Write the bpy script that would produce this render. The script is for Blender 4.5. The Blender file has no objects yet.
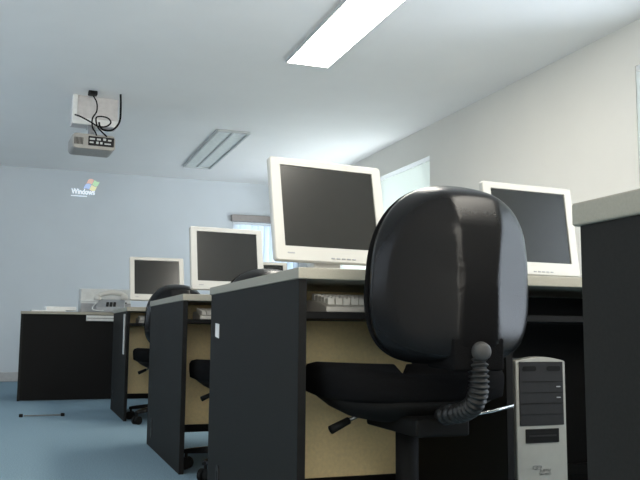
import bpy, bmesh, math, random
from mathutils import Vector, Matrix, Euler

random.seed(7)
SC = bpy.context.scene
COL = SC.collection
R = math.radians

# ------------------------------------------------------------------ camera
YAW, PITCH, ROLL = R(19.879), R(6.566), R(.458)
cy, sy, cp, sp = math.cos(YAW), math.sin(YAW), math.cos(PITCH), math.sin(PITCH)
fwd = Vector((sy*cp, cy*cp, sp)); rgt = Vector((cy, -sy, 0)); up = rgt.cross(fwd)
cr, sr = math.cos(ROLL), math.sin(ROLL)
cr_v = cr*rgt + sr*up; cu_v = -sr*rgt + cr*up
cam_d = bpy.data.cameras.new('camera'); cam = bpy.data.objects.new('camera', cam_d); COL.objects.link(cam)
m = Matrix((cr_v, cu_v, -fwd)).transposed().to_4x4(); m.translation = Vector((0, 0, .589))
cam.matrix_world = m
cam_d.sensor_width = 36; cam_d.lens = 45.0; cam_d.clip_start = .02
SC.camera = cam

# ------------------------------------------------------------------ world, daylight, exposure
world = bpy.data.worlds.new('sky'); SC.world = world; world.use_nodes = True
bg = world.node_tree.nodes['Background']
bg.inputs['Color'].default_value = (.62, .80, 1, 1); bg.inputs['Strength'].default_value = 1.5
SC.view_settings.view_transform = 'Standard'; SC.view_settings.look = 'None'
SC.view_settings.exposure = 0.13; SC.view_settings.gamma = 1; SC.view_settings.use_curve_mapping = False

def daylight(name, loc, rot, sx, sy_, power, color):
    l = bpy.data.lights.new(name, 'AREA'); l.shape = 'RECTANGLE'; l.size = sx; l.size_y = sy_
    l.energy = power; l.color = color
    o = bpy.data.objects.new(name, l); COL.objects.link(o); o.location = loc; o.rotation_euler = rot
XL, XR, YF, YB, H = -2.6, 3.403, -2.2, 9.921, 2.496
daylight('added_fill_left_near', (XL-.25, 2.1, 1.5), (0, R(-125), 0), 1.3, 2.4, 22, (.90, .94, 1))  # unseen source added for cool light from the left
daylight('added_fill_left_far', (XL-.25, 6.6, 1.5), (0, R(-115), 0), 1.3, 2.6, 24, (.74, .86, 1))  # second unseen source on the left, added to cool the far end
daylight('daylight_right_near', (XR+.30, 2.05, 1.3), (0, R(114), 0), 1.8, 3.4, 105, (.80, .88, 1))
daylight('daylight_right_far', (XR+.30, 7.6, 1.55), (0, R(125), 0), 1.3, 2.2, 105, (.90, .96, 1))
daylight('added_fill_front', (.3, YF-.25, 1.32), (R(93), 0, 0), 3.2, 1.75, 200, (1, .93, .80))  # fill added behind the camera to brighten knee spaces and sides facing it
daylight('daylight_back', (2.85, YB+.30, 1.45), (R(-90), 0, 0), .85, 1.1, 16, (.66, .82, 1))

# ------------------------------------------------------------------ materials
def mat(name, color, rough=.6, metal=0.0, noise=.06, scale=30.0, spec=.5, bump=0.0, coat=0.0, coat_rough=.2):
    M = bpy.data.materials.new(name); M.use_nodes = True
    nt = M.node_tree; p = nt.nodes['Principled BSDF']
    p.inputs['Roughness'].default_value = rough; p.inputs['Metallic'].default_value = metal
    p.inputs['Specular IOR Level'].default_value = spec
    p.inputs['Coat Weight'].default_value = coat; p.inputs['Coat Roughness'].default_value = coat_rough
    tc = nt.nodes.new('ShaderNodeTexCoord'); nz = nt.nodes.new('ShaderNodeTexNoise')
    nz.inputs['Scale'].default_value = scale; nz.inputs['Detail'].default_value = 4
    nt.links.new(tc.outputs['Object'], nz.inputs['Vector'])
    rp = nt.nodes.new('ShaderNodeValToRGB')
    a = [max(0, c*(1-noise)) for c in color]; b = [min(1, c*(1+noise)) for c in color]
    rp.color_ramp.elements[0].color = (*a, 1); rp.color_ramp.elements[1].color = (*b, 1)
    rp.color_ramp.elements[0].position = .3; rp.color_ramp.elements[1].position = .7
    nt.links.new(nz.outputs['Fac'], rp.inputs['Fac']); nt.links.new(rp.outputs['Color'], p.inputs['Base Color'])
    if bump:
        bp = nt.nodes.new('ShaderNodeBump'); bp.inputs['Strength'].default_value = bump; bp.inputs['Distance'].default_value = .003
        nt.links.new(nz.outputs['Fac'], bp.inputs['Height']); nt.links.new(bp.outputs['Normal'], p.inputs['Normal'])
    return M

def emit(name, color, strength):
    M = bpy.data.materials.new(name); M.use_nodes = True; nt = M.node_tree
    p = nt.nodes['Principled BSDF']; p.inputs['Base Color'].default_value = (*color, 1)
    p.inputs['Emission Color'].default_value = (*color, 1); p.inputs['Emission Strength'].default_value = strength
    return M

WALL = mat('painted_wall', (.80, .79, .765), .85, noise=.015, scale=3)
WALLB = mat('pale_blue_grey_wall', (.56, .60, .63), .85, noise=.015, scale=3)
WALLR = mat('warm_white_wall', (.69, .675, .63), .85, noise=.015, scale=3)
CEIL = mat('painted_ceiling', (.86, .855, .84), .9, noise=.012, scale=3)
CARPET = mat('blue_carpet', (.20, .29, .35), .95, noise=.22, scale=160, bump=.5, spec=.1)
SKIRT = mat('skirting_paint', (.42, .42, .42), .5)
WHITEPAINT = mat('white_metal_paint', (.82, .82, .80), .4)
FRAMEW = mat('window_frame_paint', (.80, .82, .83), .4)
VALANCE = mat('valance_fabric', (.30, .275, .26), .8)
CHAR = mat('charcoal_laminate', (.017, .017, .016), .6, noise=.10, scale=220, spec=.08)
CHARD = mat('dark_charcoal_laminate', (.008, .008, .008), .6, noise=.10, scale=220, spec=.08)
BLACK = mat('black_edging', (.006, .006, .006), .7, spec=.15)
TOP = mat('light_grey_laminate', (.275, .262, .215), .5, noise=.05, scale=260)
BEIGE = mat('beige_laminate', (.88, .72, .40), .45, noise=.06, scale=90)
BEZEL = mat('ivory_plastic', (.52, .505, .465), .38, noise=.01)
SCREEN = mat('matte_screen', (.016, .016, .014), .20, noise=.03, spec=.38)
KEYM = mat('key_plastic', (.66, .65, .60), .5)
PLASTIC = mat('black_chair_plastic', (.006, .006, .0065), .27, noise=.12, scale=300, spec=.15, bump=0)
FABRIC = mat('black_chair_fabric', (.006, .006, .0065), .95, noise=.3, scale=400, bump=.4, spec=.05)
RUBBER = mat('ribbed_rubber', (.014, .014, .014), .42, spec=.35)
KNOBM = mat('grey_knob_plastic', (.055, .055, .055), .5, spec=.3)
CHROME = mat('chrome', (.6, .6, .6), .2, metal=1)
SILVER = mat('silver_plastic', (.30, .30, .275), .45, noise=.03)
GREYP = mat('grey_plastic', (.30, .31, .32), .5)
LGREYP = mat('light_grey_plastic', (.52, .53, .52), .5)
DKGREY = mat('dark_grey_plastic', (.018, .018, .019), .55, spec=.2)
PAPER = mat('paper', (.75, .75, .73), .8)
STEEL = mat('dark_steel', (.12, .13, .13), .4, metal=.6)
LAMP = emit('lit_diffuser', (1, .95, .85), 23.0)
OFFLAMP = mat('unlit_diffuser', (.72, .75, .72), .6)
LOUVRE = mat('luminaire_frame_grey', (.50, .52, .52), .55)  # even mid grey of the luminaire frame and spine

def glass():
    M = bpy.data.materials.new('window_glass'); M.use_nodes = True; nt = M.node_tree
    nt.nodes.remove(nt.nodes['Principled BSDF']); out = nt.nodes['Material Output']
    t = nt.nodes.new('ShaderNodeBsdfTransparent'); g = nt.nodes.new('ShaderNodeBsdfGlossy'); g.inputs['Roughness'].default_value = .02
    mx = nt.nodes.new('ShaderNodeMixShader'); mx.inputs[0].default_value = .06
    nt.links.new(t.outputs[0], mx.inputs[1]); nt.links.new(g.outputs[0], mx.inputs[2]); nt.links.new(mx.outputs[0], out.inputs['Surface'])
    return M
GLASS = glass()
def blindmat(name, c, tr):
    M = bpy.data.materials.new(name); M.use_nodes = True; nt = M.node_tree
    nt.nodes.remove(nt.nodes['Principled BSDF']); out = nt.nodes['Material Output']
    d = nt.nodes.new('ShaderNodeBsdfDiffuse'); d.inputs[0].default_value = (*c, 1)
    t = nt.nodes.new('ShaderNodeBsdfTranslucent'); t.inputs[0].default_value = (*c, 1)
    mx = nt.nodes.new('ShaderNodeMixShader'); mx.inputs[0].default_value = tr
    nt.links.new(d.outputs[0], mx.inputs[1]); nt.links.new(t.outputs[0], mx.inputs[2]); nt.links.new(mx.outputs[0], out.inputs['Surface'])
    return M
BLIND = blindmat('blind_fabric', (.74, .77, .74), .40)
RAIL = blindmat('white_rail_plastic', (.92, .93, .93), .5)
BLINDB = blindmat('blue_white_blind_fabric', (.76, .80, .83), .42)

# ------------------------------------------------------------------ mesh helpers
class MB:
    def __init__(s): s.bm = bmesh.new()
    def box(s, x0, x1, y0, y1, z0, z1, mtx=None):
        vs = [s.bm.verts.new((x, y, z)) for x in (x0, x1) for y in (y0, y1) for z in (z0, z1)]
        for f in ((0,1,3,2),(4,6,7,5),(0,4,5,1),(2,3,7,6),(0,2,6,4),(1,5,7,3)):
            s.bm.faces.new([vs[i] for i in f])
        if mtx is not None:
            for v in vs: v.co = mtx @ v.co
        return s
    def rings(s, rings, cap=True, closed=False):
        V = [[s.bm.verts.new(p) for p in r] for r in rings]
        n = len(V[0]); K = len(V)
        for i in range(K if closed else K-1):
            a, b = V[i], V[(i+1) % K]
            for j in range(n):
                s.bm.faces.new((a[j], a[(j+1) % n], b[(j+1) % n], b[j]))
        if cap and not closed:
            s.bm.faces.new(list(reversed(V[0]))); s.bm.faces.new(V[-1])
        return s
    def tube(s, pts, r, seg=12, cap=True):
        pts = [Vector(p) for p in pts]; rr = r if isinstance(r, (list, tuple)) else [r]*len(pts)
        rings = []; prev = None
        for i, p in enumerate(pts):
            t = (pts[min(i+1, len(pts)-1)] - pts[max(i-1, 0)]).normalized()
            if prev is None:
                a = Vector((0, 0, 1)) if abs(t.z) < .9 else Vector((1, 0, 0)); u = t.cross(a).normalized()
            else:
                u = (prev - t*prev.dot(t)).normalized()
            prev = u; v = t.cross(u)
            rings.append([p + rr[i]*(math.cos(2*math.pi*k/seg)*u + math.sin(2*math.pi*k/seg)*v) for k in range(seg)])
        return s.rings(rings, cap)
    def lathe(s, prof, c=(0,0,0), axis='z', seg=24):
        rings = []
        for r, h in prof:
            ring = []
            for k in range(seg):
                a = 2*math.pi*k/seg; x, y = r*math.cos(a), r*math.sin(a)
                p = {'z': (x, y, h), 'y': (x, h, y), 'x': (h, x, y)}[axis]
                ring.append((p[0]+c[0], p[1]+c[1], p[2]+c[2]))
            rings.append(ring)
        return s.rings(rings)
    def prism(s, outline, d0, d1, axis='y'):
        def P(a, b, d): return {'y': (a, d, b), 'x': (d, a, b), 'z': (a, b, d)}[axis]
        return s.rings([[P(a, b, d0) for a, b in outline], [P(a, b, d1) for a, b in outline]])
    def build(s, name, material, parent=None, smooth=False, bevel=0.0, loc=(0,0,0), rot=(0,0,0), subsurf=0, seg=2):
        bmesh.ops.recalc_face_normals(s.bm, faces=s.bm.faces)
        me = bpy.data.meshes.new(name); s.bm.to_mesh(me); s.bm.free(); me.materials.append(material)
        if smooth:
            for p in me.polygons: p.use_smooth = True
        o = bpy.data.objects.new(name, me); COL.objects.link(o); o.location = loc; o.rotation_euler = rot
        if parent: o.parent = parent
        if bevel:
            b = o.modifiers.new('bevel', 'BEVEL'); b.width = bevel; b.segments = seg; b.limit_method = 'ANGLE'; b.angle_limit = R(35)
            for p in me.polygons: p.use_smooth = True
            w = o.modifiers.new('wn', 'WEIGHTED_NORMAL'); w.keep_sharp = False
        if subsurf:
            q = o.modifiers.new('sub', 'SUBSURF'); q.levels = q.render_levels = subsurf
        return o

def Bx(*a): return MB().box(*a)
def thing(name, label, cat, loc=(0,0,0), rz=0, group=None):
    o = bpy.data.objects.new(name, None); COL.objects.link(o); o.location = loc; o.rotation_euler = (0, 0, rz)
    o.empty_display_size = .1
    return tag(o, label, cat, group)
def tag(o, label, cat, group=None):
    o['label'] = label; o['category'] = cat
    if group: o['group'] = group
    return o
def struct(o): o['kind'] = 'structure'; return o
def rrect(w, h, r, n=6, cx=0, cz=0):
    pts = []
    for (sx, sz, a0) in ((1, 1, 0), (-1, 1, 90), (-1, -1, 180), (1, -1, 270)):
        for k in range(n+1):
            a = R(a0 + 90*k/n); pts.append((cx + sx*(w/2-r) + r*math.cos(a), cz + sz*(h/2-r) + r*math.sin(a)))
    return pts
def text_mesh(name, body, size, material, parent, loc, rot, extrude=.0006, xs=1.0, bold=0.0):
    cu = bpy.data.curves.new(name, 'FONT'); cu.body = body; cu.size = size; cu.extrude = extrude
    cu.align_x = 'CENTER'; cu.align_y = 'CENTER'; cu.offset = bold
    tmp = bpy.data.objects.new(name, cu); COL.objects.link(tmp)
    dg = bpy.context.evaluated_depsgraph_get(); dg.update()
    me = bpy.data.meshes.new_from_object(tmp.evaluated_get(dg)); bpy.data.objects.remove(tmp)
    me.materials.clear(); me.materials.append(material)
    o = bpy.data.objects.new(name, me); COL.objects.link(o); o.parent = parent
    o.location = loc; o.rotation_euler = rot; o.scale = (xs, 1, 1)
    return o
def copy_tree(o, parent=None):
    c = o.copy(); COL.objects.link(c)
    if parent:
        c.parent = parent; c.matrix_parent_inverse = o.matrix_parent_inverse.copy()
    for ch in list(o.children): copy_tree(ch, c)
    return c

# ------------------------------------------------------------------ the room
T = .15
struct(Bx(XL-T, XR+T, YF-T, YB+T, -.1, 0).build('floor', CARPET))
struct(Bx(XL-T, XR+T, YF-T, YB+T, H, H+.1).build('ceiling', CEIL))
def wall_with_openings(name, axis, c0, c1, a0, a1, ops, m_=None):
    """a wall slab along one axis with rectangular openings (lo, hi, zlo, zhi)"""
    b = MB()
    def bx(lo, hi, z0, z1):
        if hi-lo < 1e-4 or z1-z0 < 1e-4: return
        if axis == 'y': b.box(c0, c1, lo, hi, z0, z1)
        else: b.box(lo, hi, c0, c1, z0, z1)
    cur = a0
    for lo, hi, zl, zh in sorted(ops):
        bx(cur, lo, 0, H); bx(lo, hi, 0, zl); bx(lo, hi, zh, H); cur = hi
    bx(cur, a1, 0, H)
    return struct(b.build(name, m_ or WALL))
WIN1 = (.30, 3.79, .35, 2.215)     # right wall, near
WIN2 = (6.46, 8.70, 1.00, 2.215)     # right wall, far
WIN3 = (2.40, 3.30, .95, 2.00)       # back wall
ADDED_WIN6 = (-1.3, 1.9, .45, 2.2)          # front wall behind the camera, unseen opening added to let fill light in
ADDED_WIN4 = (.9, 3.3, .95, 2.15); ADDED_WIN5 = (5.3, 7.9, .95, 2.15)   # left wall, unseen openings added for cool side light
wall_with_openings('wall_right', 'y', XR, XR+T, YF-T, YB+T, [WIN1, WIN2], WALLR)
wall_with_openings('wall_left', 'y', XL-T, XL, YF-T, YB+T, [ADDED_WIN4, ADDED_WIN5])
wall_with_openings('wall_back', 'x', YB, YB+T, XL, XR, [WIN3], WALLB)
wall_with_openings('wall_front', 'x', YF-T, YF, XL, XR, [ADDED_WIN6])
struct(Bx(XL, XR, YB-.016, YB, 0, .105).build('baseboard_back', SKIRT, bevel=.003))
struct(Bx(XR-.016, XR, YF, YB-.016, 0, .105).build('baseboard_right', SKIRT, bevel=.003))
struct(Bx(XL, XL+.016, YF, YB-.016, 0, .105).build('baseboard_left', SKIRT, bevel=.003))

def window(n, axis, c, inward, op, mull):
    lo, hi, zl, zh = op
    fr = MB(); pn = MB(); d = .05; t = .045
    s0, s1 = (c + .05, c + .05 + d) if inward < 0 else (c - .05 - d, c - .05)
    def bx(b, a, e, z0, z1, q0=s0, q1=s1):
        if axis == 'y': b.box(q0, q1, a, e, z0, z1)
        else: b.box(a, e, q0, q1, z0, z1)
    bx(fr, lo, hi, zl, zl+t); bx(fr, lo, hi, zh-t, zh); bx(fr, lo, lo+t, zl+t, zh-t); bx(fr, hi-t, hi, zl+t, zh-t)
    for k in range(1, mull):
        x = lo + (hi-lo)*k/mull; bx(fr, x-t/2, x+t/2, zl+t, zh-t)
    o = struct(fr.build('window_%d' % n, FRAMEW, bevel=.003))
    mid = (s0+s1)/2
    bx(pn, lo+t, hi-t, zl+t, zh-t, mid-.003, mid+.003); pn.build('pane', GLASS, o)
    sl = MB(); ex = .04
    q0, q1 = (c-ex, s0) if inward < 0 else (s1, c+ex)
    bx(sl, lo, hi, zl, zl+.02, q0, q1); sl.build('sill', FRAMEW, o, bevel=.003)
window(1, 'y', XR, -1, WIN1, 3); window(2, 'y', XR, -1, WIN2, 2); window(3, 'x', YB, -1, WIN3, 1)
window(6, 'x', YF, 1, ADDED_WIN6, 5); window(4, 'y', XL, 1, ADDED_WIN4, 3); window(5, 'y', XL, 1, ADDED_WIN5, 3)  # front and left windows are unseen, added for the fill lights

def blind(axis, c, lo, hi, z0, z1, fab, label, ang=28):
    """vertical blind hanging inside the reveal, just behind the wall face"""
    rt = thing('vertical_blind', label, 'blind', (c, lo, z0) if axis == 'y' else (lo, c, z0))
    L = hi-lo; hh = z1-z0
    M = Matrix.Rotation(R(90), 4, 'Z') if axis == 'y' else Matrix.Identity(4)
    Bx(0, L, -.022, .022, hh-.045, hh, M).build('head_rail', RAIL, rt, bevel=.004)
    s = MB(); n = int(L/.078)
    for k in range(n):
        x = (k+.5)*L/n
        q = M @ Matrix.Translation((x, 0, 0)) @ Matrix.Rotation(R(ang), 4, 'Z')
        s.box(-.044, .044, -.0006, .0006, .006, hh-.040, q)
    s.build('slats', fab, rt)
blind('y', XR+.022, WIN1[0]+.01, WIN1[1]-.005, WIN1[2]+.03, WIN1[3]-.002, BLIND, 'white vertical blind in the near window on the right wall, cut by the frame edge', 68)
blind('y', XR+.022, WIN2[0]+.005, WIN2[1]-.01, WIN2[2]+.03, WIN2[3]-.002, BLIND, 'white vertical blind in the right wall window just behind the nearest monitor')
blind('x', YB+.022, WIN3[0]+.005, WIN3[1]-.005, WIN3[2]+.03, WIN3[3]-.002, BLINDB, 'pale bluish vertical blind glowing in the back wall window below the brown valance', 20)
v = Bx(0, .98, -.07, 0, 0, .085).build('valance', VALANCE, None, bevel=.006, loc=(2.37, YB-.001, 1.985))
tag(v, 'brownish grey valance box above the blind of the back wall window', 'valance')

# ------------------------------------------------------------------ ceiling lights
def luminaire(x0, y0, lit, label, group=None):
    W, L = .325, 1.8
    rt = thing('ceiling_light', label, 'ceiling light', (x0, y0, H), 0, group)
    d = .024; w_ = .012 if lit else .020
    f = MB(); f.box(0, w_, 0, L, -d, 0); f.box(W-w_, W, 0, L, -d, 0); f.box(w_, W-w_, 0, w_, -d, 0); f.box(w_, W-w_, L-w_, L, -d, 0)
    f.build('frame', LOUVRE, rt, bevel=.003)
    if lit:
        Bx(w_, W-w_, w_, L-w_, -d+.001, -d+.012).build('diffuser', LAMP, rt)
    else:
        Bx(w_, W-w_, w_, L-w_, -.010, -.002).build('reflector', OFFLAMP, rt)
        b = MB()
        b.box(W/2-.010, W/2+.010, .028, L-.028, -d+.004, -.010); b.build('spine', LOUVRE, rt, bevel=.002)
    return rt
luminaire(1.618, 3.42, True, 'lit long white ceiling light at the top of the picture')
luminaire(1.60, 7.31, False, 'unlit pale grey ceiling light near the back wall')
luminaire(1.624, -.40, True, 'lit white ceiling light behind the camera')

# ------------------------------------------------------------------ projector on the ceiling
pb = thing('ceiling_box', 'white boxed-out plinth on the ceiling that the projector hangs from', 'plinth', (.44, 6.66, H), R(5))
Bx(-.18, .18, 0, .16, -.235, 0).build('casing', mat('box_front_shaded_paint', (.62, .59, .58), .6), pb, bevel=.003)  # shading of the front face is put into the darker, pinkish casing colour
b = MB(); b.prism([(-.188, 0), (-.188, -.243), (.185, -.243), (.185, -.190), (-.150, -.190), (-.150, 0)], -.022, .006); b.build('lit_edge_flange', WHITEPAINT, pb, bevel=.003)  # pale L-shaped flange added to imitate the brighter left side and underside
Bx(-.055, .055, .02, .13, -.253, -.235).build('mounting_plate', LGREYP, pb, bevel=.002)
sk = thing('ceiling_socket', 'small black ceiling socket with a cable in front of the white box', 'socket', (.40, 6.50, H), R(4))
Bx(-.035, .035, -.03, .03, -.034, 0).build('housing', DKGREY, sk, bevel=.006)
Bx(-.018, .018, -.032, -.028, -.028, -.008).build('socket_face', BLACK, sk, bevel=.002)
pj = thing('ceiling_projector', 'grey projector hanging from the white ceiling box by a short post', 'projector', (.415, 6.60, 2.243), R(4))
MB().tube([(0, .06, 0), (0, .06, -.09)], .028, 16).build('mount_post', GREYP, pj, smooth=True)
Bx(-.05, .05, .01, .11, -.098, -.086).build('mount_bracket', DKGREY, pj, bevel=.003)
b = MB(); rings = []
for y, g in ((-.13, .93), (-.115, 1), (.14, 1), (.155, .93)):
    rings.append([(x*g, y, z*g-.165) for x, z in rrect(.335, .125, .03, 5)])
b.rings(rings).build('projector_body', mat('projector_grey', (.36, .34, .31), .5), pj, smooth=False, bevel=.003)
b = MB()
b.prism(rrect(.20, .075, .006, 3, .055, -.160), -.1345, -.126).build('connector_panel', DKGREY, pj, bevel=.001)
p = MB()
for (cx, cz, w, h) in ((-.035,-.145,.04,.014),(.015,-.145,.03,.014),(.06,-.142,.022,.018),(.10,-.146,.026,.012),(-.04,-.173,.03,.012),(.005,-.173,.018,.018),(.035,-.173,.018,.018),(.085,-.176,.05,.010)):
    p.box(cx-w/2+.02, cx+w/2+.02, -.1375, -.1340, cz-h/2, cz+h/2)
p.build('ports', LGREYP, pj)
v = MB()
for k in range(7): v.box(-.150+k*.010, -.145+k*.010, -.1330, -.1295, -.195, -.140)
v.build('vent', DKGREY, pj)
MB().lathe([(.0,0),(.035,0),(.04,.012),(.04,.03),(.0,.03)], (-.06, .15, -.165), 'y').build('lens', BLACK, pj, smooth=True)
def bez(pts, n=24):
    out = []; P = [Vector(p) for p in pts]; P = [2*P[0]-P[1]] + P + [2*P[-1]-P[-2]]
    for i in range(1, len(P)-2):
        for k in range(n//2):
            t = k/(n//2); a, b_, c, d = P[i-1], P[i], P[i+1], P[i+2]
            out.append(.5*((2*b_)+(-a+c)*t+(2*a-5*b_+4*c-d)*t*t+(-a+3*b_-3*c+d)*t**3))
    out.append(P[-2]); return out
c = MB().tube(bez([(.40,6.467,2.455),(.432,6.475,2.40),(.435,6.485,2.33),(.405,6.49,2.27),(.408,6.49,2.20),(.43,6.48,2.16),(.44,6.464,2.13)]), .006, 8).build('power_cable', BLACK, None, smooth=True)
tag(c, 'black cable dropping from the ceiling socket in front of the white box to the projector', 'cable')
c = MB().tube(bez([(.618,6.50,2.494),(.622,6.49,2.38),(.615,6.48,2.26),(.56,6.44,2.18),(.49,6.41,2.165),(.46,6.41,2.19),(.452,6.42,2.225)]), .008, 8).build('video_cable', BLACK, None, smooth=True)
tag(c, 'thick dark cable curving from the right end of the white box down to the projector', 'cable')
c = MB().tube(bez([(.27,6.49,2.288),(.31,6.46,2.27),(.38,6.45,2.235),(.45,6.45,2.20),(.51,6.45,2.205),(.545,6.45,2.24),(.52,6.45,2.275),(.46,6.45,2.282),(.43,6.45,2.262),(.45,6.455,2.19),(.52,6.462,2.125)]), .006, 8).build('looped_cable', BLACK, None, smooth=True)
tag(c, 'thin dark cable with a loose end and a loop beside the projector post', 'cable')

# ------------------------------------------------------------------ projected logo on the back wall (light thrown by the projector)
lg = thing('projected_logo', 'small projected four-colour flag logo with white lettering high on back wall', 'projection', (.548, YB-.002, 2.245))
lg.scale = (.88, 1, .92)
cols = [(.85, .55, .45), (.55, .80, .50), (.50, .62, .95), (.90, .82, .50)]
for k, (ix, iz) in enumerate(((0, 1), (1, 1), (0, 0), (1, 0))):
    n = 6; top = []; bot = []
    for j in range(n+1):
        u = (ix + j/n)/2; x = .0 + u*.145 + (.035 if iz else 0) + ix*.006
        wv = .018*math.sin(u*math.pi*1.6+.4)
        zb = .035 + iz*.067; bot.append((x, zb+wv)); top.append((x+.028, zb+.060+wv))
    MB().prism(bot + top[::-1], -.001, .001).build('flag_pane', emit('projected_colour_%d' % k, cols[k], .28), lg)
PW = emit('projected_white', (.85, .92, 1), .6)
text_mesh('lettering', 'Windows', .098, PW, lg, (.0, -.001, .0), (R(90), 0, 0), xs=.80, bold=.0012)
Bx(-.16, .05, -.001, .001, -.062, -.052).build('underline', emit('projected_white_dim', (.8, .88, 1), .45), lg)

# ------------------------------------------------------------------ desks
X0 = .607
def keyboard(x, y, z, label, group=None, rz=0):
    k = thing('keyboard', label, 'keyboard', (x, y, z), rz, group)
    prof = [(0, 0), (0, .014), (.05, .026), (.155, .036), (.17, .030), (.17, 0)]
    MB().prism(prof, 0, .46, 'x').build('keyboard_body', BEZEL, k, bevel=.003)
    b = MB()
    for r_ in range(5):
        yy = .022 + r_*.026; zz = .020 + r_*.0038
        nk = 20
        for j in range(nk):
            if r_ == 0 and 4 < j < 11: continue
            xx = .012 + j*.0219
            b.box(xx, xx+.0185, yy, yy+.021, zz, zz+.016)
        if r_ == 0: b.box(.012+5*.0219, .012+11*.0219-.003, yy, yy+.021, zz, zz+.016)
    b.build('keys', KEYM, k)
    return k

def desk(y0, D, label, x1=2.28, mid=1.190, sticker=False, conduit=False, right_dark=True):
    rt = thing('computer_desk', label, 'desk', (X0, y0, 0))
    W = x1-X0; m_ = mid-X0; zt = .745; tt = .028; p = .019
    Bx(0, W, 0, D, zt-tt, zt).build('desktop', TOP, rt, bevel=.003)
    for q, nm in ((.005, 'side_panel'), (m_, 'side_panel'), (W-.005-p, 'side_panel')):
        sp_ = Bx(q, q+p, .012, D-.01, .0, zt-tt).build(nm, CHAR, rt)
        Bx(q-.0005, q+p+.0005, .008, .0125, 0, zt-tt).build('edging', BLACK, sp_)
    # modesty panels at the back of each knee space, with a black rail below
    Bx(.024, m_, D*.56, D*.56+.018, .14, zt-tt).build('modesty_panel', BEIGE, rt, bevel=.001)
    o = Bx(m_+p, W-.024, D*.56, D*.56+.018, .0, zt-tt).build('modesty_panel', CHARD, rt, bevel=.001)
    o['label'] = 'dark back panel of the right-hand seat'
    for a, e in ((.024, m_), (m_+p, W-.024)):
        Bx(a, e, D*.56-.012, D*.56+.03, .105, .14).build('lower_rail', BLACK, rt, bevel=.002)
        Bx(a, e, .06, .44, .622, .640).build('keyboard_tray', BLACK, rt, bevel=.002)
        for xx in (a, e-.012): Bx(xx, xx+.012, .10, .40, .640, zt-tt).build('tray_runner', BLACK, rt)
    # foot bracket near the rear bottom corner of the outer panel
    f = MB(); f.prism(rrect(.045, .10, .02, 5, D-.17, .10), .0015, .0052, 'x')
    f.build('cable_grommet', DKGREY, rt)
    MB().prism(rrect(.016, .030, .007, 4, D-.17, .115), .0008, .0035, 'x').build('grommet_hole', BLACK, rt)
    if sticker:
        MB().prism([(0,0),(.055,.006),(.055,.052),(0,.048)], .0036, .0052, 'x').build('sticker', PAPER, rt, loc=(0, D-.145, .565))['label'] = 'small white sticker on the side panel'
    if conduit:
        Bx(-.004, .0055, .10, .135, .43, .70).build('trunking', LGREYP, rt, bevel=.002)['label'] = 'upright pale plastic strip on the side panel'
    return rt
desk(-.155, .947, 'large dark desk end with grey top closest to the camera at the right edge', x1=2.28)
desk(1.830, 1.01, 'long dark desk carrying the two nearest monitors, white sticker on its end panel', sticker=True)
desk(3.375, .98, 'dark desk in the second row behind the desk with the white sticker')
desk(5.43, .91, 'farthest of the dark row desks, upright pale strip on its end panel', conduit=True)
keyboard(.715, 1.925, .6405, 'ivory keyboard on the tray under the nearest monitor', rz=R(0))
keyboard(.700, 3.46, .6405, 'ivory keyboard on the tray under the second row monitor')
keyboard(.700, 5.52, .6405, 'ivory keyboard on the tray of the farthest row desk')

# ------------------------------------------------------------------ monitors
def monitor(x, y, z, yaw, tilt, label, group=None, proto=[None]):
    """x,y,z = centre of the bottom front edge of the panel"""
    if proto[0] is None:
        rt = thing('monitor', label, 'monitor', (x, y, .745), yaw, group)
        W, Hh, iw, ih, tp, dp = .408, .342, .338, .270, .025, .045
        z0 = z-.745
        pv = bpy.data.objects.new('panel_housing', None)
        Mx = Matrix.Translation((0, 0, z0)) @ Matrix.Rotation(-tilt, 4, 'X')
        out = rrect(W, Hh, .010, 4, 0, Hh/2); zi = Hh-tp-ih/2
        inn = rrect(iw, ih, .002, 4, 0, zi)
        b = MB()
        f0 = [(a, .004, c_) for a, c_ in out]; f1 = [(a*.985, 0, (c_-Hh/2)*.985+Hh/2) for a, c_ in out]
        i0 = [(a, .0, c_) for a, c_ in inn]; i1 = [(a, .010, c_) for a, c_ in inn]
        bk = [(a, dp*.5, c_) for a, c_ in out]; bk2 = [(a*.8, dp, (c_-Hh/2)*.78+Hh/2) for a, c_ in out]
        rs = [[Mx @ Vector(p_) for p_ in r_] for r_ in (bk2, bk, f0, f1, i0, i1)]
        b.rings(rs).build('casing', BEZEL, rt, bevel=.001)
        s = MB(); s.box(-iw/2+.001, iw/2-.001, .0045, .009, zi-ih/2+.001, zi+ih/2-.001, Mx); s.build('screen', SCREEN, rt)
        g = MB()
        for k in range(5): g.box(-.012+k*.019, .000+k*.019, -.0025, .002, .010, .0145, Mx)
        g.build('buttons', GREYP, rt, bevel=.0008)
        g = MB(); g.box(-iw/2+.006, -iw/2+.030, -.0012, .002, .0225, .0265, Mx); g.build('badge', GREYP, rt)
        n = MB(); n.rings([[Vector((a, yy, zz)) for a, yy in rrect(w_, d_, .012, 4, 0, cy_)] for w_, d_, cy_, zz in ((.12,.05,.075,.012),(.10,.045,.07,.05),(.085,.03,.055+.0,.11),(.085,.03,.065,.16))])
        n.build('stand_neck', BEZEL, rt, smooth=False, bevel=.002)
        n = MB(); n.rings([[Vector((a, yy, zz)) for a, yy in rrect(w_, d_, .05, 6, 0, .045)] for w_, d_, zz in ((.24,.17,0),(.24,.17,.008),(.19,.13,.016))])
        n.build('stand_base', BEZEL, rt, bevel=.001)
        bpy.data.objects.remove(pv)
        proto[0] = rt
        return rt
    return None
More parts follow.
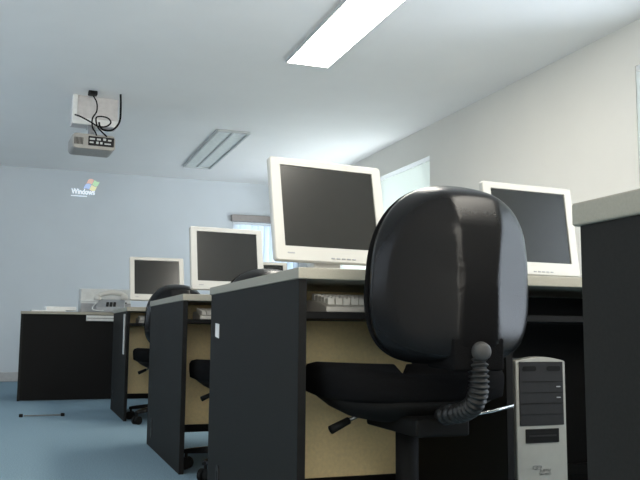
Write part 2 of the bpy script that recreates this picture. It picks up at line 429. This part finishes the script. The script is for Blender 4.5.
MON = [(.903, 2.355, .808, R(7), R(11), 'nearest white-framed monitor, left of the big office chair back'),
       (1.730, 2.462, .802, R(4), R(7), 'white-framed monitor right of the big chair back, beside the grey desk end'),
       (.990, 4.150, .806, R(5.5), R(9.5), 'white-framed monitor on the second row desk'),
       (.900, 6.05, .816, R(.7), R(16), 'small far ivory-framed monitor on the farthest row desk with beige reflection'),
       (1.745, 6.10, .812, R(0), R(12), 'distant monitor mostly hidden between the two nearer left-hand monitors')]
for a in MON:
    monitor.__defaults__ = (None, [None])
    monitor(*a)

# ------------------------------------------------------------------ office chairs
def superell(w, h, n, seg, taper=0.0):
    out = []
    for k in range(seg):
        a = 2*math.pi*k/seg; ca, sa = math.cos(a), math.sin(a)
        x = math.copysign(abs(ca)**(2/n), ca)*w/2; z = math.copysign(abs(sa)**(2/n), sa)*h/2
        x *= 1 - taper*(z/h+.5)
        out.append((x, z))
    return out
def make_chair(label, loc, rz=0, dz=0, bz=0):
    """faces +y, origin on the floor under the column"""
    rt = thing('office_chair', label, 'chair', loc, rz)
    seg = 120; ol = []
    for k in range(seg):
        a = 2*math.pi*(k+.5)/seg; ca, sa = math.cos(a), math.sin(a); n = 2.45 if sa > 0 else 3.5
        x = math.copysign(abs(ca)**(2/n), ca)*.201; z = math.copysign(abs(sa)**(2/n), sa)*.204
        ol.append((x*(1-.13*max(0, z/.405+.15)), z))
    rec = Matrix.Translation((0, -.235, .722)) @ Matrix.Rotation(R(2), 4, 'X')
    # rear plastic shell: flat middle, creased flanks slanting forward to the rim
    def dep(a, c_, r_):
        w0 = .22 + .08*max(0, c_*r_/.2); s_ = min(1, max(0, (abs(a*r_)/.205 - w0)/(1-w0))); q = max(0, (r_-.84)/.16)
        top = max(0, (c_*r_-.09)/.11); bot = max(0, (-c_*r_-.13)/.07)
        return .125*(1-.80*s_)*(1-.50*min(1, top)**1.6)*(1-.15*min(1, bot)**2)*(1-q**2.6)
    rs = []
    for r_ in (.02, .1, .18, .24, .28, .32, .36, .40, .46, .54, .62, .70, .76, .82, .87, .91, .945, .97, .988, 1.0):
        rs.append([rec @ Vector((a*r_, -dep(a, c_, r_), c_*r_)) for a, c_ in ol])
    rs.append([rec @ Vector((a*1.0, .012, c_)) for a, c_ in ol])
    rs.append([rec @ Vector((a*.97, .012, c_*.97)) for a, c_ in ol])
    MB().rings(rs).build('backrest_shell', PLASTIC, rt, smooth=True)
    rs = []
    for r_, d in ((.965, .0125), (.995, .015), (1.002, .021), (.985, .030), (.90, .038), (.6, .040), (.2, .038)):
        rs.append([rec @ Vector((a*r_, d + .018*(a/.2)**2, c_*r_)) for a, c_ in ol])
    MB().rings(rs).build('backrest_cushion', FABRIC, rt, smooth=True)
    # spine socket, bellows, knob
    Bx(-.062, .062, -.122, .0, -.209, -.138, rec).build('spine_socket', FABRIC, rt, bevel=.006)
    path = bez([(0,-.338,.548),(0,-.346,.505),(0,-.344,.470),(0,-.324,.438),(0,-.272,.416),(0,-.18,.400)], 56)
    rad = [.0200 + .0028*math.sin(i*2*math.pi/7.8) for i in range(len(path))]
    MB().tube(path, rad, 20).build('bellows', RUBBER, rt, smooth=True)
    MB().lathe([(.001,0),(.012,.0),(.018,.005),(.0205,.013),(.0205,.022),(.018,.027),(.001,.031)][::-1], (0, -.374, .551), 'y', 24).build('knob', KNOBM, rt, smooth=True)
    MB().tube([(0,-.347,.551),(0,-.28,.551)], .011, 12).build('knob_shaft', BLACK, rt)
    # seat: upholstered cushion with waterfall front
    def seatring(s, z, dy=0): return [Vector((a*s, c_*s+.035+dy, z + .022*(a/.22)**2*(1 if z > .44 else 0) - (.035*max(0, (c_-.12)/.12)**2 if z > .44 else -.0))) for a, c_ in superell(.46, .445, 3.4, 48)]
    MB().rings([seatring(.90, .428), seatring(.985, .437), seatring(1.0, .452), seatring(1.0, .470), seatring(.97, .484), seatring(.88, .490), seatring(.5, .487), seatring(.1, .485)]).build('seat', FABRIC, rt, smooth=True)
    MB().rings([[Vector((a*s, c_*s+.03, z)) for a, c_ in superell(.44, .42, 3, 40)] for s, z in ((.42, .372), (.60, .380), (.80, .402), (.96, .430))]).build('seat_pan', BLACK, rt, smooth=True)
    Bx(-.07, .07, -.19, .10, .352, .395).build('tilt_mechanism', BLACK, rt, bevel=.008)
    lv = MB().tube([(-.05, .02, .395), (-.12, .02, .385), (-.165, .018, .368)], .005, 10).build('height_lever', STEEL, rt, smooth=True)
    MB().tube([(-.150, .0185, .373), (-.200, .012, .352)], [.009, .011], 12).build('grip', BLACK, lv, smooth=True)
    MB().tube([(.05, -.12, .385), (.17, -.12, .400), (.232, -.12, .412)], .0045, 8).build('tilt_lever', CHROME, rt, smooth=True)
    for o in rt.children: o.location.z += dz + (bz if o.name.startswith('backrest') or o.name.startswith('spine') else 0)     # the gas lift height of this chair
    MB().tube([(0,0,.12), (0,0,.355+dz)], .029, 20).build('column_cover', BLACK, rt, smooth=True)
    MB().tube([(0,0,.075), (0,0,.12)], .034, 20).build('hub', BLACK, rt, smooth=True)
    for k in range(5):
        a = R(72*k + 72); d = Vector((math.cos(a), math.sin(a), 0)); n = Vector((-d.y, d.x, 0))
        rs = []
        for t, w, z0, z1 in ((.02,.024,.075,.118),(.14,.019,.075,.105),(.25,.016,.068,.09),(.285,.014,.066,.084)):
            c_ = d*t; rs.append([c_-n*w+Vector((0,0,z0)), c_+n*w+Vector((0,0,z0)), c_+n*w*.7+Vector((0,0,z1)), c_-n*w*.7+Vector((0,0,z1))])
        leg = MB().rings(rs).build('leg', PLASTIC, rt, bevel=.004)
        c_ = d*.275
        cs = MB()
        for s_ in (-1, 1):
            cc = c_ + n*s_*.014
            cs.tube([cc-n*.009+Vector((0,0,.026)), cc+n*.009+Vector((0,0,.026))], .026, 18)
        cs.tube([c_+Vector((0,0,.03)), c_+Vector((0,0,.07))], .007, 8)
        cs.build('caster', BLACK, leg, smooth=False)
    return rt
make_chair('large black office chair in the foreground, seen from behind', (.905, 1.85, 0), R(0))
make_chair('black office chair tucked into the second row desk, mostly hidden behind the nearest desk', (.895, 3.36, 0), R(3), -.045, -.038)
make_chair('black office chair tucked into the farthest row desk, its rounded back above the second desk', (.895, 5.40, 0), 0, -.04)

# ------------------------------------------------------------------ computer tower
tw = thing('computer_tower', 'silver-fronted computer tower standing under the desk right of the big chair', 'computer', (1.279, 1.93, 0))
TW, TH, TD = .165, .525, .42
Bx(0, TW, .03, TD, .015, TH-.012).build('case', GREYP, tw, bevel=.003)
b = MB(); N = 10
ol = [(0, .015), (TW, .015), (TW, TH-.012)] + [(TW*(1-k/N), TH-.012 + .012*math.sin(math.pi*k/N)) for k in range(1, N)] + [(0, TH-.012)]
b.prism(ol, 0, .032).build('front_bezel', SILVER, tw, bevel=.004)
Bx(.010, TW-.010, -.003, .004, .335, TH-.014).build('drive_bay_cover', DKGREY, tw, bevel=.002)
b = MB()
for zz in (.455, .425, .395, .365): b.box(.014, TW-.014, -.0045, -.002, zz, zz+.0015)
b.build('bay_seams', BLACK, tw)
b = MB(); b.prism(rrect(.045, .014, .006, 4, .042, .492), -.0045, -.002); b.prism(rrect(.045, .014, .006, 4, TW-.042, .492), -.0045, -.002)
b.build('finger_grips', BLACK, tw)
b = MB(); b.box(TW-.034, TW-.022, -.0055, -.003, .440, .443); b.box(TW-.034, TW-.022, -.0055, -.003, .410, .413)
b.build('eject_buttons', GREYP, tw)
Bx(.028, TW-.028, -.003, .004, .288, .326).build('floppy_drive', BLACK, tw, bevel=.001)
Bx(.038, TW-.038, -.0045, -.002, .305, .309).build('floppy_slot', DKGREY, tw)
lgm = mat('grey_print', (.20, .20, .20), .6)
b = MB()
for s_ in (-1, 1):
    pts = [(.064+s_*.006+.008*math.cos(R(20*k)), -.0012, .222+.005*math.sin(R(20*k))) for k in range(19)]
    b.tube(pts, .0008, 6)
b.build('emblem', lgm, tw)
text_mesh('maker_lettering', 'FUJITSU\nSIEMENS', .0095, lgm, tw, (.090, -.0008, .208), (R(90), 0, 0), xs=1.1)
MB().lathe([(.001,0),(.009,0),(.009,.003),(.001,.003)], (TW/2, -.002, .13), 'y').build('power_button', GREYP, tw, smooth=True)
for xx in (.02, TW-.02):
    for yy in (.05, TD-.05):
        MB().tube([(xx, yy, 0), (xx, yy, .016)], .012, 12).build('foot', BLACK, tw)

# ------------------------------------------------------------------ teacher's desk at the back and what stands on it
bd = thing('front_desk', 'wide dark-panelled desk with thin grey top by the back wall at left', 'desk', (-.065, 7.18, 0))
BW, BD = 1.5, .75
Bx(0, BW, -.015, BD, .722, .745).build('desktop', TOP, bd, bevel=.002)
for xx in (.003, BW-.023): Bx(xx, xx+.020, .004, BD-.01, 0, .722).build('side_panel', CHAR, bd, bevel=.001)
Bx(.023, BW-.023, .004, .022, .005, .722).build('modesty_panel', CHARD, bd, bevel=.001)
tr = Bx(.53, .83, -.030, .004, .668, .716).build('trunking', LGREYP, bd, bevel=.003)
tr['label'] = 'pale grey trunking below the desktop'
Bx(.535, .825, -.032, -.029, .690, .694).build('groove', DKGREY, tr)
pp = thing('paper_stack', 'low pile of white papers on the left end of the far desk', 'papers', (.02, 7.30, .745), R(3))
Bx(0, .28, 0, .25, 0, .014).build('sheet', PAPER, pp)
Bx(.12, .37, .02, .27, .014, .046).build('paper_pile', PAPER, pp, bevel=.002)
pr = thing('printer', 'pale grey desktop printer standing on the far desk by the back wall', 'printer', (.425, 7.40, .745), R(0))
b = MB(); b.prism([(0,0),(0,.09),(.05,.10),(.05,.215),(.30,.225),(.34,.20),(.34,0)], 0, .44, 'x').build('body', LGREYP, pr, bevel=.008)
Bx(.004, .436, -.014, .004, .004, .082).build('paper_tray', GREYP, pr, bevel=.004)
Bx(.30, .40, -.004, .002, .082, .096).build('control_panel', DKGREY, pr, bevel=.002)
ph = thing('telephone', 'white telephone with a dark-keyed face in front of the printer on far desk', 'telephone', (.54, 7.17, .745), R(-8))
ph.scale = (1.2, 1.0, 1.55)
MB().prism([(0,0),(0,.028),(.17,.075),(.19,.07),(.19,0)], 0, .20, 'x').build('base', GREYP, ph, bevel=.005)
hs = MB().tube(bez([(.0,.11,.088),(.04,.10,.104),(.10,.10,.112),(.16,.10,.108),(.20,.11,.094)]), [.016]*0 or .014, 12)
hs.lathe([(.001,0),(.026,0),(.028,.014),(.018,.03),(.001,.034)], (.005, .10, .068)); hs.lathe([(.001,0),(.026,0),(.028,.014),(.018,.03),(.001,.034)], (.195, .10, .072))
hs.build('handset', BEZEL, ph, smooth=True)
kp = MB()
for i in range(3):
    for j in range(4): kp.box(.07+i*.025, .088+i*.025, .012+j*.020, .026+j*.020, .030+j*.0056, .041+j*.0056)
kp.build('keypad', DKGREY, ph)
MB().tube(bez([(.01,.06,.06),(-.02,.0,.03),(-.015,-.03,.012),(.04,-.005,.008),(.06,.01,.012)]), .004, 8).build('handset_cord', LGREYP, ph, smooth=True)

fb = thing('floor_bar', 'thin dark bar on two small black feet lying on the blue carpet', 'bar', (-.02, 5.89, 0))
Bx(.02, .27, -.006, .006, .004, .012).build('bar', STEEL, fb, bevel=.001)
for xx in (0, .27): Bx(xx-.012, xx+.014, -.022, .022, 0, .020).build('foot', BLACK, fb, bevel=.004)
